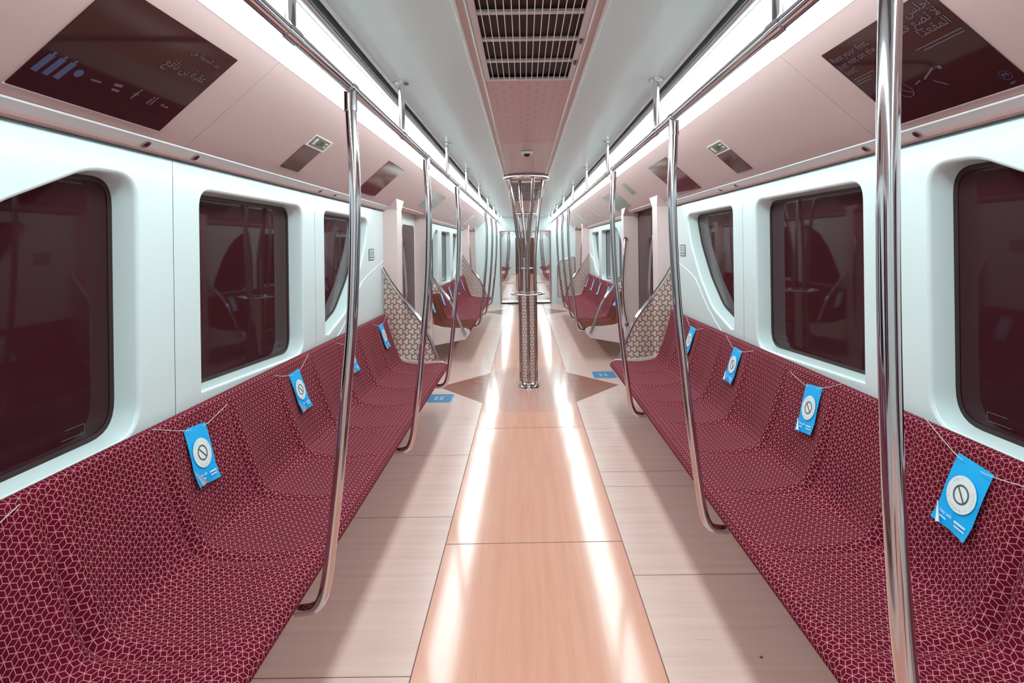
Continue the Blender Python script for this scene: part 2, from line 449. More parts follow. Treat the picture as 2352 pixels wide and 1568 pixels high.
    # smooth and patterned centre panels of the ceiling
    ps = MB(); pt = MB()
    for o in [bays[0] - 6.75] + list(bays):
        for m_, a, b in ((pt, o + 2.50, o + 4.05), (ps, o + 4.053, o + 5.98), (ps, o + 5.983, o + 6.45)):
            a, b = max(a, y0), min(b, y1)
            if b > a: m_.box(-.197, .197, a, b, 2.216, 2.224)
    trim_n[0] += 1; struct(ps.build('trim_%d' % trim_n[0], 'pink', smooth=0))
    trim_n[0] += 1; struct(pt.build('trim_%d' % trim_n[0], 'star', smooth=0))
    # floor
    fl = MB(); hexes = [o + 5.97 for o in [bays[0] - 6.75] + list(bays)]
    def fpoly(pts, mi):
        fl.cur = mi; fl.add([(x, y, 0) for x, y in pts], [tuple(range(len(pts)))])
    prev = None
    for c in hexes + [None]:
        lo = prev; hi = c
        sA = [(-.44, lo + .632), (-.2, lo + .93), (.2, lo + .93), (.44, lo + .632)] if lo is not None else [(-.44, y0), (.44, y0)]
        sB = [(.44, hi - .632), (.2, hi - .93), (-.2, hi - .93), (-.44, hi - .632)] if hi is not None else [(.44, y1), (-.44, y1)]
        fpoly(sA + sB, 1)
        for s in (-1, 1):
            a = [(s * .44, lo + .632), (s * .95, lo), (s * 1.46, lo)] if lo is not None else [(s * .44, y0), (s * 1.46, y0)]
            b = [(s * 1.46, hi), (s * .95, hi), (s * .44, hi - .632)] if hi is not None else [(s * 1.46, y1), (s * .44, y1)]
            p = a + b; fpoly(p if s > 0 else p[::-1], 0)
        prev = c
    for c in hexes:
        fpoly([(-.44, c - .632), (-.2, c - .93), (.2, c - .93), (.44, c - .632), (.44, c + .632), (.2, c + .93), (-.2, c + .93), (-.44, c + .632)], 3)
        fpoly([(.44, c - .632), (.95, c), (.44, c + .632)], 2); fpoly([(-.44, c - .632), (-.44, c + .632), (-.95, c)], 2)
    fo = struct(fl.build('floor', ['floor_side', 'floor_strip', 'hex_out', 'hex_in'], smooth=0, weld=None))
    jl = MB()
    for s in (-1, 1):
        lim = [y0] + [v for c in hexes for v in (c - .632, c + .632)] + [y1]
        for a, b in zip(lim[::2], lim[1::2]):
            if b > a: jl.rect(s * .44 - .0022, s * .44 + .0022, a, b, .0006)
        L = [1.05, 1.95, 3.1, 4.02, 4.9] if s < 0 else [1.2, 2.53, 3.46, 3.69, 4.55]
        for o in [bays[0] - 6.75] + list(bays):
            for q in L + [6.9, 7.4]:
                if y0 < o + q < y1: jl.rect(min(s * .44, s * 1.35), max(s * .44, s * 1.35), o + q, o + q + .003, .0006)
    for o in [bays[0] - 6.75] + list(bays):
        for q in (2.82, 4.6):
            if y0 < o + q < y1: jl.line(-.44, o + q - .004, .44, o + q + .004, .004, .0007)
    trim_n[0] += 1; struct(jl.build('trim_%d' % trim_n[0], 'joint', smooth=0, weld=None))

car(-3.0, 14.45, [0, 6.75], 1)
car(15.35, 30.2, [16.5, 23.25], 2)

# rear wall, gangway walls and bellows
def opening_wall(name, y, th, w2, h, m='wall'):
    b = MB(); b.box(-1.5, -w2, y, y + th, 0, 2.36); b.box(w2, 1.5, y, y + th, 0, 2.36); b.box(-w2, w2, y, y + th, h, 2.36)
    return struct(b.build(name, m, smooth=0, weld=None))
b = MB(); b.box(-1.5, 1.5, -3.1, -3.0, 0, 2.36); struct(b.build('wall_rear', 'wall', smooth=0))
opening_wall('wall_gangway', 14.45, .06, .655, 1.86)
opening_wall('wall_gangway.001', 15.29, .06, .655, 1.86)
g = MB(); g.box(-.66, -.64, 14.5, 15.3, 0, 1.9); g.box(.64, .66, 14.5, 15.3, 0, 1.9); g.box(-.66, .66, 14.5, 15.3, 1.86, 1.88)
trim_n[0] += 1; struct(g.build('trim_%d' % trim_n[0], 'rose_light', smooth=0))
g = MB(); g.box(-.66, .66, 14.5, 15.36, -.02, .002); struct(g.build('floor_gangway', 'rail_profile', smooth=0))
g = MB(); g.prism([(-.66, 0), (.66, 0), (.66, .03), (-.66, .03)], 14.46, 14.53)
trim_n[0] += 1; struct(g.build('trim_%d' % trim_n[0], 'maroon', smooth=0))
opening_wall('wall_end', 30.2, .08, .5, 1.9)
b = MB(); b.box(-.5, .5, 30.21, 30.25, 0, 1.9); d = struct(b.build('door_end', 'brown_door', smooth=0))
b = MB(); b.box(-.03, .03, 30.19, 30.21, .9, 1.1); b.build('door_handle', 'chrome', d)
for s, sd in ((-1, 'left'), (1, 'right')):   # rounded steel edge of the gangway opening
    fr = MB(); fr.tube([(s * .64, 14.44, 0), (s * .64, 14.44, 1.85)], .018, 10)
    trim_n[0] += 1; struct(fr.build('trim_%d' % trim_n[0], 'chrome'))

# ------------------------------------------------------------ strip lights
def strip_light(s, y0, y1, label, grp=None):
    r = empty('strip_light', (s * .8, y0, 2.2), label, 'ceiling light', grp)
    T = lambda x: s * x - s * .8
    b = MB(); b.prism([(T(.714), .012), (T(.716), -.012), (T(.728), -.020), (T(.905), -.024), (T(.938), -.019), (T(.938), .03), (T(.712), .03)], 0, y1 - y0); b.build('diffuser', 'lens', r, smooth=30)
    b = MB(); b.prism([(T(.658), .022), (T(.662), .014), (T(.672), .010), (T(.684), .010), (T(.694), .014), (T(.698), .022), (T(.698), .06), (T(.658), .06)], 0, y1 - y0); b.build('side_profile', 'rail_profile', r, smooth=50)
    b = MB(); b.box(T(.698), T(.712), 0, y1 - y0, .014, .06); b.box(T(.938), T(.946), 0, y1 - y0, -.019, .06); b.build('inner_trim', 'trim', r, smooth=0)
    return r
strip_light(-1, -3, 14.45, 'long glowing white strip light over the left row of red seats, near carriage')
strip_light(1, -3, 14.45, 'long glowing white strip light over the right row of red seats, near carriage')
strip_light(-1, 15.36, 30.2, 'glowing strip light on the left, beyond the gangway in the next carriage')
strip_light(1, 15.36, 30.2, 'glowing strip light on the right, beyond the gangway in the next carriage')

# ------------------------------------------------------------ handrails and poles
RX, RZ, RR = .573, 1.987, .0165
HANG = [-.25, 1.33, 2.55, 4.07, 5.44, 6.97, 8.6, 10.3, 12.0, 13.6]
def handrail(s, y0, y1, ys, label):
    r = empty('overhead_handrail', (s * RX, y0, RZ), label, 'handrail')
    b = MB(); b.tube([(0, 0, 0), (0, y1 - y0, 0)], RR, 16); b.build('rail', 'chrome', r)
    for y in ys:
        b = MB(); b.tube([(0, y - y0, .010), (0, y - y0, 2.222 - RZ)], .0135, 14); h = b.build('hanger', 'chrome_ring', r)
        b = MB(); b.lathe([(0, -.006), (.032, -.006), (.034, -.003), (.034, 0), (0, 0)], (0, y - y0, 2.2215 - RZ), 24); b.build('flange', 'chrome_ring', h)
        b = MB(); b.tube([(0, y - y0 - .035, 0), (0, y - y0 + .035, 0)], RR + .003, 16); b.build('sleeve', 'chrome', h)
    return r
handrail(-1, -2.6, 14.3, HANG, 'steel overhead handrail on hangers along the left side of the near carriage')
handrail(1, -2.6, 14.3, HANG, 'steel overhead handrail on hangers along the right side of the near carriage')
handrail(-1, 15.6, 29.8, [16.5 + v for v in (1.3, 4.1, 7, 9.8, 12.5)], 'left overhead handrail in the next carriage beyond the gangway')
handrail(1, 15.6, 29.8, [16.5 + v for v in (1.3, 4.1, 7, 9.8, 12.5)], 'right overhead handrail in the next carriage beyond the gangway')
PP = [(.573, 1.972), (.573, 1.925), (.570, 1.85), (.563, 1.70), (.566, 1.50), (.578, 1.25), (.600, 1.016), (.628, .74), (.655, .52), (.670, .42), (.688, .365), (.715, .342), (.77, .335)]
PNEAR = [(.573, 1.972), (.573, 1.925), (.568, 1.80), (.562, 1.55), (.562, 1.25), (.568, 1.0), (.583, .77), (.618, .56), (.645, .45), (.668, .38), (.70, .345), (.77, .335)]
def pole(s, y, label, grp):
    r = empty('grab_pole', (s * .70, y, .335), label, 'grab pole', grp)
    pts = smoothpath([(s * (x - .70), 0, z - .335) for x, z in (PNEAR if y < 1 else PP)], 5)
    b = MB(); b.tube(pts, .0175, 18); b.build('pole', 'chrome', r)
    b = MB(); b.tube([(s * (RX - .70), 0, RZ - .335 - .075), (s * (RX - .70), 0, RZ - .335 - .01)], .0205, 18)
    b.tube([(s * (RX - .70), -.03, RZ - .335), (s * (RX - .70), .03, RZ - .335)], RR + .004, 16); b.build('top_collar', 'chrome', r)
    return r
pw = {(-1, 1.79): 'tall curved steel pole by the left seats, nearest of the left poles', (-1, 3.18): 'second curved steel pole along the near left seats',
      (-1, 4.64): 'third curved pole on the near left seats, just before the left door',
      (1, .92): 'large steel pole in front of the right poster, nearest pole of all', (1, 2.26): 'second curved steel pole along the near right seats',
      (1, 3.79): 'third curved pole on the near right seats, just before the right door',
      (-1, 8.1): 'first slim pole beside the far left seats past the door', (-1, 9.5): 'middle slim pole beside the far left seats past the door',
      (-1, 11.0): 'last slim pole beside the far left seats before the gangway',
      (1, 7.6): 'first slim pole beside the far right seats past the door', (1, 8.8): 'middle slim pole beside the far right seats past the door',
      (1, 10.2): 'last slim pole beside the far right seats before the gangway'}
for (s, y), l in pw.items(): pole(s, y, l, 'curved poles from handrail to seat edge')
for s, sd in ((-1, 'left'), (1, 'right')):
    for i, y in enumerate((18.2, 19.8, 21.2)):
        pole(s, y, '%s slim pole on the %s of the next carriage beyond the gangway' % (('nearest', 'middle', 'farthest')[i], sd), 'poles of the next carriage')

# ------------------------------------------------------------ benches
PITCH = .463
# profile (x, z, how much the seat dish shows)
BACK = [(1.345, .855, 0), (1.335, .868, 0), (1.318, .872, 0), (1.303, .862, .05), (1.294, .835, .25), (1.283, .79, .55), (1.268, .73, .8), (1.25, .67, 1), (1.232, .61, 1.1), (1.214, .555, 1.2), (1.198, .51, 1.3), (1.182, .475, 1.35)]
SEAT = [(1.182, .475, 1.35), (1.168, .452, 1.4), (1.148, .436, 1.2), (1.10, .424, .8), (1.04, .416, .6), (.98, .413, .5), (.92, .415, .45), (.86, .421, .35), (.81, .424, .25), (.775, .420, .15), (.752, .408, .05), (.741, .390, 0), (.745, .372, 0), (.765, .362, 0)]
def dish(t):
    e = min(t, 1 - t)
    rim = .009 * math.exp(-((e - .10) / .06) ** 2)
    valley = -.012 * math.exp(-(e / .04) ** 2)
    bowl = -.013 * (math.sin(PI * min(1, max(0, (e - .06) / .44)) / 2) ** 2)
    return rim + valley + bowl
def seat_mesh(s, prof, name, m, parent):
    full = BACK + SEAT[1:]
    K = smoothpath([Vector((x, 0, z)) for x, z, a in full], 3); A = []
    for i in range(len(full) - 1):
        for j in range(3): A.append(full[i][2] * (1 - j / 3) + full[i + 1][2] * j / 3)
    A.append(full[-1][2]); L = [0]
    for i in range(1, len(K)): L.append(L[-1] + (K[i] - K[i - 1]).length)
    cut = (len(BACK) - 1) * 3
    rng = range(0, cut + 1) if prof is BACK else range(cut, len(K))
    nk = len(rng); off = 0; kt = len(K)
    nt = 30; vs = []; uv = []
    for j in range(nt + 1):
        t = j / nt; d = dish(t)
        for i in rng:
            a = K[max(0, i - 1)]; b = K[min(kt - 1, i + 1)]; tg = (b - a).normalized()
            nrm = Vector((-tg.z, 0, tg.x)) * -1
            if nrm.z - nrm.x < 0: nrm = -nrm
            p = K[i] + nrm * d * A[i]
            vs.append((s * p.x, t * PITCH, p.z)); uv.append((t * PITCH, off + L[i]))
    fs = []; us = []
    for j in range(nt):
        for i in range(nk - 1):
            f = (j * nk + i, (j + 1) * nk + i, (j + 1) * nk + i + 1, j * nk + i + 1)
            if s < 0: f = f[::-1]
            fs.append(f); us.append([uv[q] for q in f])
    b = MB(); b.add(vs, fs, us)
    return b.build(name, m, parent, smooth=60, weld=None)
def bench(s, y, label, brown=()):
    r = empty('bench_seat_row', (0, y, 0), label, 'bench')
    base = {}
    for k in range(10):
        for prof, nm in ((BACK, 'backrest'), (SEAT, 'seat_cushion')):
            m = 'fabric_brown' if k in brown else 'fabric'
            if (nm, m) in base:
                o = base[(nm, m)].copy(); COL.objects.link(o)
            else:
                o = seat_mesh(s, prof, nm, m, r); base[(nm, m)] = o
            o.parent = r; o.location = (0, k * PITCH, 0)
            if m == 'fabric_brown': o['label'] = 'brown priority seat fabric'
    L = 10 * PITCH
    b = MB(); b.prism([(s * .765, .361), (s * .76, .35), (s * .80, .325), (s * 1.22, .235), (s * 1.345, .22), (s * 1.345, .40), (s * 1.20, .40), (s * .9, .385)], .004, L - .004); b.build('under_shell', 'shell', r, smooth=30)
    for ya, yb in ((-.022, -.001), (L + .001, L + .022)):
        b = MB(); q = rounded([(.745, .402), (.742, .36), (.80, .285), (1.345, .185), (1.345, .48), (1.20, .478), (1.12, .448), (.98, .432), (.80, .428)], [.01, .02, .03, 0, 0, .03, .04, .02, .02], 4)
        b.prism([(s * x, z) for x, z in q], ya, yb); b.build('end_panel', 'shell', r, smooth=30)
    # closed ends of the backrest
        b = MB(); b.prism([(s * x, z) for x, z in [(1.346, .46), (1.346, .858), (1.325, .866), (1.306, .858), (1.288, .80), (1.25, .66), (1.212, .54), (1.20, .46)]], (-.010 if ya < 0 else L - .004), (.004 if ya < 0 else L + .010))
        b.build('back_end_cap', 'fabric', r, smooth=0)
    return r
bench(-1, .55, 'long row of crimson patterned seats along the near left wall')
bench(1, .55, 'long row of crimson patterned seats along the near right wall')
bench(-1, 7.30, 'row of crimson seats on the far left past the door, its first seats brown', (0, 1))
bench(1, 7.30, 'row of crimson seats on the far right past the door, its first seats brown', (0, 1))
bench(-1, 17.05, 'left seat row in the next carriage, nearest the gangway')
bench(1, 17.05, 'right seat row in the next carriage, nearest the gangway')
bench(-1, 23.8, 'left seat row at the far end of the next carriage')
bench(1, 23.8, 'right seat row at the far end of the next carriage')

# ------------------------------------------------------------ end screens with sloping grab bar
BARP = [(1.345, 1.29), (1.26, 1.145), (1.14, .985), (1.00, .80), (.92, .64), (.865, .50), (.825, .40), (.80, .345)]
def end_screen(s, y, label, small=False):
    r = empty('end_screen', (s * 1.3, y, .45), label, 'seat end screen')
    cx = s * 1.3; cz = .45
    bar = smoothpath([(s * x - cx, 0, z - cz) for x, z in BARP], 5)
    b = MB(); b.tube(bar, .0165, 14); g = b.build('sloping_grab_bar', 'chrome', r)
    b = MB(); i0 = 11; b.tube(bar[i0:i0 + 5], .019, 14); b.build('bar_sleeve', 'chrome_ring', g)
    b = MB(); edge = [(v.x, v.z - .004) for v in bar[1:-6]]
    q = [(s * 1.335 - cx, -.06)] + [(s * 1.335 - cx, edge[0][1])] + edge + [(s * .86 - cx, -.06)]
    if small: q = [(s * 1.335 - cx, .872 - cz), (s * 1.335 - cx, edge[0][1])] + [e for e in edge if e[1] > .90 - cz] + [(s * 1.11 - cx, .882 - cz)]
    pts = [(x, .0, z) for x, z in q]
    tr = tessellate_polygon([[Vector((x, z, 0)) for x, z in q]])
    uvs = [[(q[i][0] + cx, q[i][1]) for i in t] for t in tr]
    b.add(pts, [tuple(t) for t in tr], uvs); b.build('patterned_panel', 'screen', r, smooth=0, weld=None)
    return r
for s, sd in ((-1, 'left'), (1, 'right')):
    end_screen(s, 5.235, 'brown patterned screen with sloping bar at the %s door end of the near seats' % sd)
    end_screen(s, 7.26, 'patterned screen with sloping bar past the %s door, before the brown seats' % sd, True)
    end_screen(s, 11.98, 'small patterned screen with sloping bar at the far end of the far %s seats' % sd)
    end_screen(s, .51, 'patterned screen with sloping bar at the camera end of the near %s seats' % sd)
# full screen near the far right door
r = empty('draught_screen', (1.0, 13.86, .2), 'wide rose patterned screen on the far right by the gangway', 'draught screen')
b = MB(); q = rounded([(-.22, 0), (.21, 0), (.21, 1.0), (-.10, .92), (-.22, .80)], [.05, .02, .05, .05, .08])
tr = tessellate_polygon([[Vector((x, z, 0)) for x, z in q]]); b.add([(x, 0, z) for x, z in q], [tuple(t) for t in tr], [[(q[i][0], q[i][1]) for i in t] for t in tr])
b.build('patterned_panel', 'screen', r, smooth=0, weld=None)
b = MB(); b.tube([(x, 0, z) for x, z in q], .012, 8, closed=True); b.build('screen_frame', 'chrome', r)

# curved vertical grab bars on the door pillars
def door_bar(s, y, dirn, label):
    r = empty('door_grab_bar', (s * 1.24, y, 1.0), label, 'grab bar', 'curved bars beside the doors')
    b = MB(); b.tube(smoothpath([(0, 0, .55), (-s * .012, dirn * .03, .50), (-s * .03, dirn * .05, .35), (-s * .05, dirn * .055, 0), (-s * .04, dirn * .05, -.30), (-s * .01, dirn * .03, -.46), (0, 0, -.52)], 5), .014, 12); b.build('bar', 'chrome', r)
    for z in (.55, -.52):
        b = MB(); b.tube([(0, -dirn * .004, z), (0, dirn * .012, z)], .024, 14); b.build('bar_foot', 'chrome', r)
for s, sd in ((-1, 'left'), (1, 'right')):
    door_bar(s, 5.504, 1, 'curved steel bar on the near pillar of the %s door' % sd)
    door_bar(s, 7.096, -1, 'curved steel bar on the far pillar of the %s door' % sd)
    door_bar(s, 12.254, 1, 'curved steel bar on the near pillar of the far %s door by the gangway' % sd)

# ------------------------------------------------------------ central pole clusters
def cluster(y, label):
    r = empty('central_pole', (0, y, 0), label, 'central pole', 'pole clusters in the door areas')
    for k in range(4):
        a0 = k * PI / 2 - PI / 2; a1 = a0 + math.radians(-25) * -1 + math.radians(0)
        pts = []
        for i in range(34):
            z = .03 + (2.19 - .03) * i / 33; f = max(0, (z - 1.35) / .83)
            rad = .080 + .118 * (1 - (1 - f) ** 1.0) ** 1.35 if f > 0 else .080
            if f > .8: rad = .080 + .118 * (.8 ** 1.35) + (rad - .080 - .118 * (.8 ** 1.35)) * .6
            a = a0 + math.radians(22) * min(1, f * 1.6)
            pts.append((rad * math.cos(a), rad * math.sin(a), z))
        b = MB(); b.tube(pts, .0165, 14); b.build('tube', 'chrome_reflect_tint', r)
        b = MB(); b.tube([(.080 * math.cos(a0), .080 * math.sin(a0), .02), (.080 * math.cos(a0), .080 * math.sin(a0), .055)], .023, 14); b.build('tube_foot', 'chrome_ring', r)
    b = MB()
    for k in range(4):
        a0 = k * PI / 2 - PI / 2; p = Vector((.068 * math.cos(a0), .068 * math.sin(a0), 0)); q = Vector((.068 * math.cos(a0 + PI / 2), .068 * math.sin(a0 + PI / 2), 0))
        L = (q - p).length; z0, z1 = .06, .95
        b.quad((p.x, p.y, z0), (q.x, q.y, z0), (q.x, q.y, z1), (p.x, p.y, z1), [(k * .1, z0), (k * .1 + L, z0), (k * .1 + L, z1), (k * .1, z1)])
    b.build('patterned_infill', 'lace', r, smooth=0)
    b = MB(); b.lathe([(0, .022), (.10, .022), (.112, .016), (.115, 0)], (0, 0, 0), 40); b.build('floor_flange', 'chrome', r)
    b = MB(); b.tube([(.172 * math.cos(t * PI / 24), .172 * math.sin(t * PI / 24), .975) for t in range(48)], .0095, 10, closed=True); g = b.build('hand_ring', 'chrome_ring', r)
    for k in range(4):
        a0 = k * PI / 2 - PI / 2
        b = MB(); b.tube([(.085 * math.cos(a0), .085 * math.sin(a0), .975), (.17 * math.cos(a0), .17 * math.sin(a0), .975)], .006, 8); b.build('ring_spoke', 'chrome', g)
    b = MB(); b.lathe([(.175, 2.214), (.175, 2.180), (.185, 2.172), (.225, 2.172), (.243, 2.180), (.246, 2.195), (.243, 2.206), (.235, 2.214)], (0, 0, 0), 56); b.build('ceiling_collar', 'chrome_ring', r)
    b = MB(); b.lathe([(0, 2.200), (.176, 2.200)], (0, 0, 0), 40); b.build('collar_plate', 'pink', r, smooth=0)
cluster(5.97, 'central cluster of four steel tubes with a hand ring, between the near doors')
cluster(12.72, 'distant central tube cluster between the far doors, behind the nearer one')
cluster(22.4, 'faint central tube cluster in the next carriage beyond the gangway')

# ------------------------------------------------------------ ceiling vents and fittings
def vent(y0, y1, label):
    r = empty('ceiling_vent', (0, y0, 2.214), label, 'air vent', 'long wire grilles in the ceiling centre')
    L = y1 - y0
    b = MB(); b.box(-.194, -.170, 0, L, -.004, .006); b.box(.170, .194, 0, L, -.004, .006); b.box(-.17, .17, 0, .012, -.004, .006); b.box(-.17, .17, L - .012, L, -.004, .006); b.build('vent_frame', 'ledge_face', r, smooth=0, bevel=.002)
    b = MB(); b.rect(-.17, .17, 0, L, .016); b.build('dark_cavity', 'dark', r, smooth=0, weld=None)
    n = 14
    for k in range(n):
        x = -.155 + .31 * k / (n - 1); b = MB(); b.tube([(x, .004, -.006), (x, L - .004, -.006)], .0018, 6, caps=False)
        b.build('grille_wire', 'trim', r)
    k = 0; yy = L - .235
    while yy > .05:
        b = MB(); b.box(-.17, .17, yy - .012, yy + .012, .000, .008); b.build('crossbar', 'ledge_face', r, smooth=0)
        if k % 2 == 1 or k == 0:
            b = MB(); b.tube([(.183, yy - .018, -.005), (.183, yy + .018, -.005)], .007, 8); b.build('latch', 'ink', r)
        yy -= .235; k += 1
    b = MB(); b.box(-.194, .194, L, L + .006, -.006, .008); b.build('end_bar', 'trim', r, smooth=0)
vent(-.1, 2.492, 'long black air vent with white wires in the ceiling, directly overhead')
vent(6.45, 9.24, 'air vent grille in the ceiling behind the central pole')
vent(13.2, 14.4, 'short far air vent in the ceiling just before the gangway')
r = empty('dome_camera', (0, 4.42, 2.216), 'small white ceiling camera in front of the central pole', 'security camera')
b = MB(); b.box(-.045, .045, -.055, .055, -.022, 0); b.build('housing', 'trim', r, bevel=.008)
b = MB(); b.lathe([(.026, -.022), (.024, -.032), (.016, -.040), (0, -.044)], (0, 0, 0), 24); b.build('lens', 'camera_glass', r)
r = empty('smoke_detector', (0, 7.7 - 1.35, 2.214), 'round white detector on the ceiling seen behind the central tubes', 'smoke detector')
b = MB(); b.lathe([(0, -.03), (.04, -.03), (.055, -.015), (.058, 0)], (0, .0, 0), 28); b.build('detector_cover', 'trim', r)

# little round lamps under the ledge
k = 0
for s, sd in ((-1, 'left'), (1, 'right')):
    for y, nm in ((1.93, 'nearest pair, first'), (2.22, 'nearest pair, second'), (3.58, 'second pair, first'), (3.86, 'second pair, second')):
        r = empty('ledge_spot', (s * 1.315, y, 1.845), 'tiny round spot on the %s wall ledge, %s one' % (sd, nm), 'spot fitting', 'round fittings on the wall ledges')
        d = Vector((-s * .66, 0, -.75)).normalized()
        b = MB(); b.tube([(0, 0, 0), d * .006], .014, 16); b.build('bezel', 'chrome', r)
        b = MB(); b.tube([d * .006, d * .0075], .009, 14); b.build('spot_lens', 'maroon', r)

# ------------------------------------------------------------ posters on the cove panels
SL = Vector((.7526, 0, -.6585)).normalized()       # down the panel, right-hand side
def panel_frame(s, yc, t, lift=.002):
    """matrix with local x = reading direction, y = up the panel, z = out into the room; origin at y=yc, t metres down the panel"""
    dn = Vector((s * SL.x, 0, SL.z)); up = -dn; xr = Vector((0, 1 if s < 0 else -1, 0)); nz = xr.cross(up)
    p = Vector((s * .94, yc, 2.182)) + dn * t + nz * lift
    m = Matrix.Identity(4)
    for i in range(3): m[i][0] = xr[i]; m[i][1] = up[i]; m[i][2] = nz[i]; m[i][3] = p[i]
    return m
def sheet(parent, name, w, h, m, z=0, x0=0, y0=0, th=.003):
    b = MB(); b.box(x0, x0 + w, y0, y0 + h, z - th, z); return b.build(name, m, parent, smooth=0)

# left poster
r = empty('poster', label='large dark poster with bottles and Arabic station name on the left cove', cat='poster', mw=panel_frame(-1, 1.36, .444, .003))
sheet(r, 'poster_sheet', .574, .362, 'poster')
sheet(r, 'poster_border', .58, .004, 'paper', -.0005, -.003, -.004)
sheet(r, 'dark_footer', .574, .055, 'poster_band', .0006, 0, 0, .0005)
b = MB()
for k in range(3):
    x = .018 + .033 * k; b.line(x + .008, .058, x + .014, .118, .020, .0008); b.line(x + .014, .116, x + .016, .128, .009, .0008)
b.build('bottle_print', 'poster_blue', r, smooth=0, weld=None)
b = MB(); b.disc(.134, .096, .013, .0008, 24); b.build('oval_print', 'poster_blue', r, smooth=0, weld=None)
b = MB()
b.line(.18, .092, .215, .094, .006, .0008)
b.line(.255, .104, .285, .107, .010, .0008); b.line(.262, .087, .290, .088, .008, .0008)
b.line(.347, .080, .352, .112, .007, .0008); b.disc(.354, .118, .004, .0008, 12); b.line(.342, .098, .360, .100, .004, .0008)
b.line(.415, .082, .420, .105, .007, .0008); b.line(.432, .082, .434, .108, .006, .0008); b.disc(.421, .112, .004, .0008, 12); b.disc(.435, .114, .004, .0008, 12)
b.line(.470, .092, .478, .102, .004, .0008); b.line(.478, .102, .486, .092, .004, .0008); b.line(.49, .095, .508, .096, .006, .0008)
b.build('icon_print', 'poster_print', r, smooth=0, weld=None)
ar = lambda s: ''.join(chr(int(c, 16)) if c != '_' else ' ' for c in s.split())[::-1]
text(ar('FECB FED8 FE92 FE94 _ FE91 FEE6 _ FEE7 FE8E FED3 FECA'), .042, 'faint_poster' if 'faint_poster' in M else 'poster_print', r, (.535, .228, .0012), 'RIGHT', 'station_name')
text(ar('FEEB FEAC FEE9 _ FE8D FEDF FEE4 FEA4 FEC4 FE94 _ FEEB FEF2'), .024, 'poster_print', r, (.53, .30, .0012), 'RIGHT', 'small_lettering')

# right poster
r = empty('poster', label='large dark poster reading Rest your feet, just not on the seat, on the right cove', cat='poster', mw=panel_frame(1, 1.955, .450, .003))
sheet(r, 'poster_sheet', .505, .362, 'poster'); sheet(r, 'poster_border', .511, .004, 'paper', -.0005, -.003, -.004)
for i, t in enumerate(('Rest your feet,', 'just not on the', 'seat!')):
    text(t, .033, 'poster_print', r, (.014, .312 - .031 * i, .0012), name='english_lettering')
b = MB(); [b.line(.016, .226 - .011 * i, .016 + L, .226 - .011 * i, .003, .0008) for i, L in enumerate((.11, .085, .07))]; b.build('small_print', 'poster_print', r, smooth=0, weld=None)
for i, t in enumerate(('FE8D FE9F FEE0 FEB2 _ FE91 FEAE FE8D FEA3 FE94', 'FEFB _ FE97 FEC0 FECA _ FED7 FEAA FEE3 FEF4 FEDA', '! FE8D FEDF FEE4 FED8 FECC FEAA')):
    t = t.replace('! ', '') + (' 21' if t.startswith('!') else '')
    text(ar(t), .040, 'poster_print', r, (.488, .322 - .036 * i, .0012), 'RIGHT', 'arabic_lettering')
b = MB(); [b.line(.49 - L, .222 - .011 * i, .49, .222 - .011 * i, .003, .0008) for i, L in enumerate((.17, .15))]; b.build('small_print', 'poster_print', r, smooth=0, weld=None)
b = MB(); b.disc(.150, .115, .030, .0009, 36, .0275); b.line(.128, .135, .172, .095, .003, .0009)
b.line(.205, .120, .235, .128, .004, .0009); b.disc(.33, .143, .007, .0009, 16); b.line(.25, .125, .31, .150, .006, .0009); b.line(.27, .11, .30, .08, .004, .0009)
b.build('drawing', 'poster_print', r, smooth=0, weld=None)
b = MB(); b.disc(.465, .045, .017, .0009, 30, .0155); b.line(.458, .038, .458, .052, .003, .0009); b.line(.458, .052, .465, .045, .003, .0009); b.line(.465, .045, .472, .052, .003, .0009); b.line(.472, .052, .472, .038, .003, .0009)
b.line(.455, .014, .472, .018, .005, .0009); b.build('emblem', 'poster_blue', r, smooth=0, weld=None)

def notice(s, y_near, w, t0, t1, m, label, extra=None):
    ya = y_near if s < 0 else y_near + w
    r = empty('notice_panel', label=label, cat='notice', mw=panel_frame(s, ya, t1, .003), group=None)
    sheet(r, 'notice_sheet', w, t1 - t0, m, 0)
    b = MB(); h = t1 - t0
    b.rect(-.003, w + .003, -.003, 0, -.0005); b.build('notice_border', 'shell', r, smooth=0, weld=None)
    return r
for s, sd, y in ((-1, 'left', 2.87), (1, 'right', 3.187)):
    notice(s, y, .225, .265, .43, 'sign', 'narrow maroon glossy notice under the green sticker on the %s cove' % sd)
    yy = 2.885 if s < 0 else 3.19
    r = empty('safety_sticker', label='small green and grey sticker with white figure above the maroon notice, %s cove' % sd, cat='sticker', mw=panel_frame(s, yy if s < 0 else yy + .222, .262, .003))
    sheet(r, 'sticker_sheet', .24 if s < 0 else .222, .075, 'paper', 0)
    b = MB(); b.rect(.004, .218, .010, .071, .0006); b.build('sticker_ground', 'sign_green', r, smooth=0, weld=None)
    b = MB(); b.disc(.045, .048, .017, .0012, 20); b.build('figure_head', 'paper', r, smooth=0, weld=None)
    b = MB(); b.rect(.035, .06, .02, .042, .0012); b.rect(.165, .205, .050, .058, .0012); b.rect(.175, .205, .028, .036, .0012); b.build('white_figure', 'paper', r, smooth=0, weld=None)
    b = MB(); b.disc(.105, .040, .018, .0012, 16, .010); b.rect(.125, .155, .03, .055, .0012); b.build('dark_figure', 'ink', r, smooth=0, weld=None)
notice(-1, 4.16, .50, .097, .43, 'sign', 'square dark glossy notice on the left cove before the left door')
notice(1, 4.15, .59, .099, .448, 'sign', 'square dark glossy notice on the right cove before the right door')
notice(-1, 6.34, .92, .108, .365, 'sign_grey', 'grey green notice on the cove above the left door')
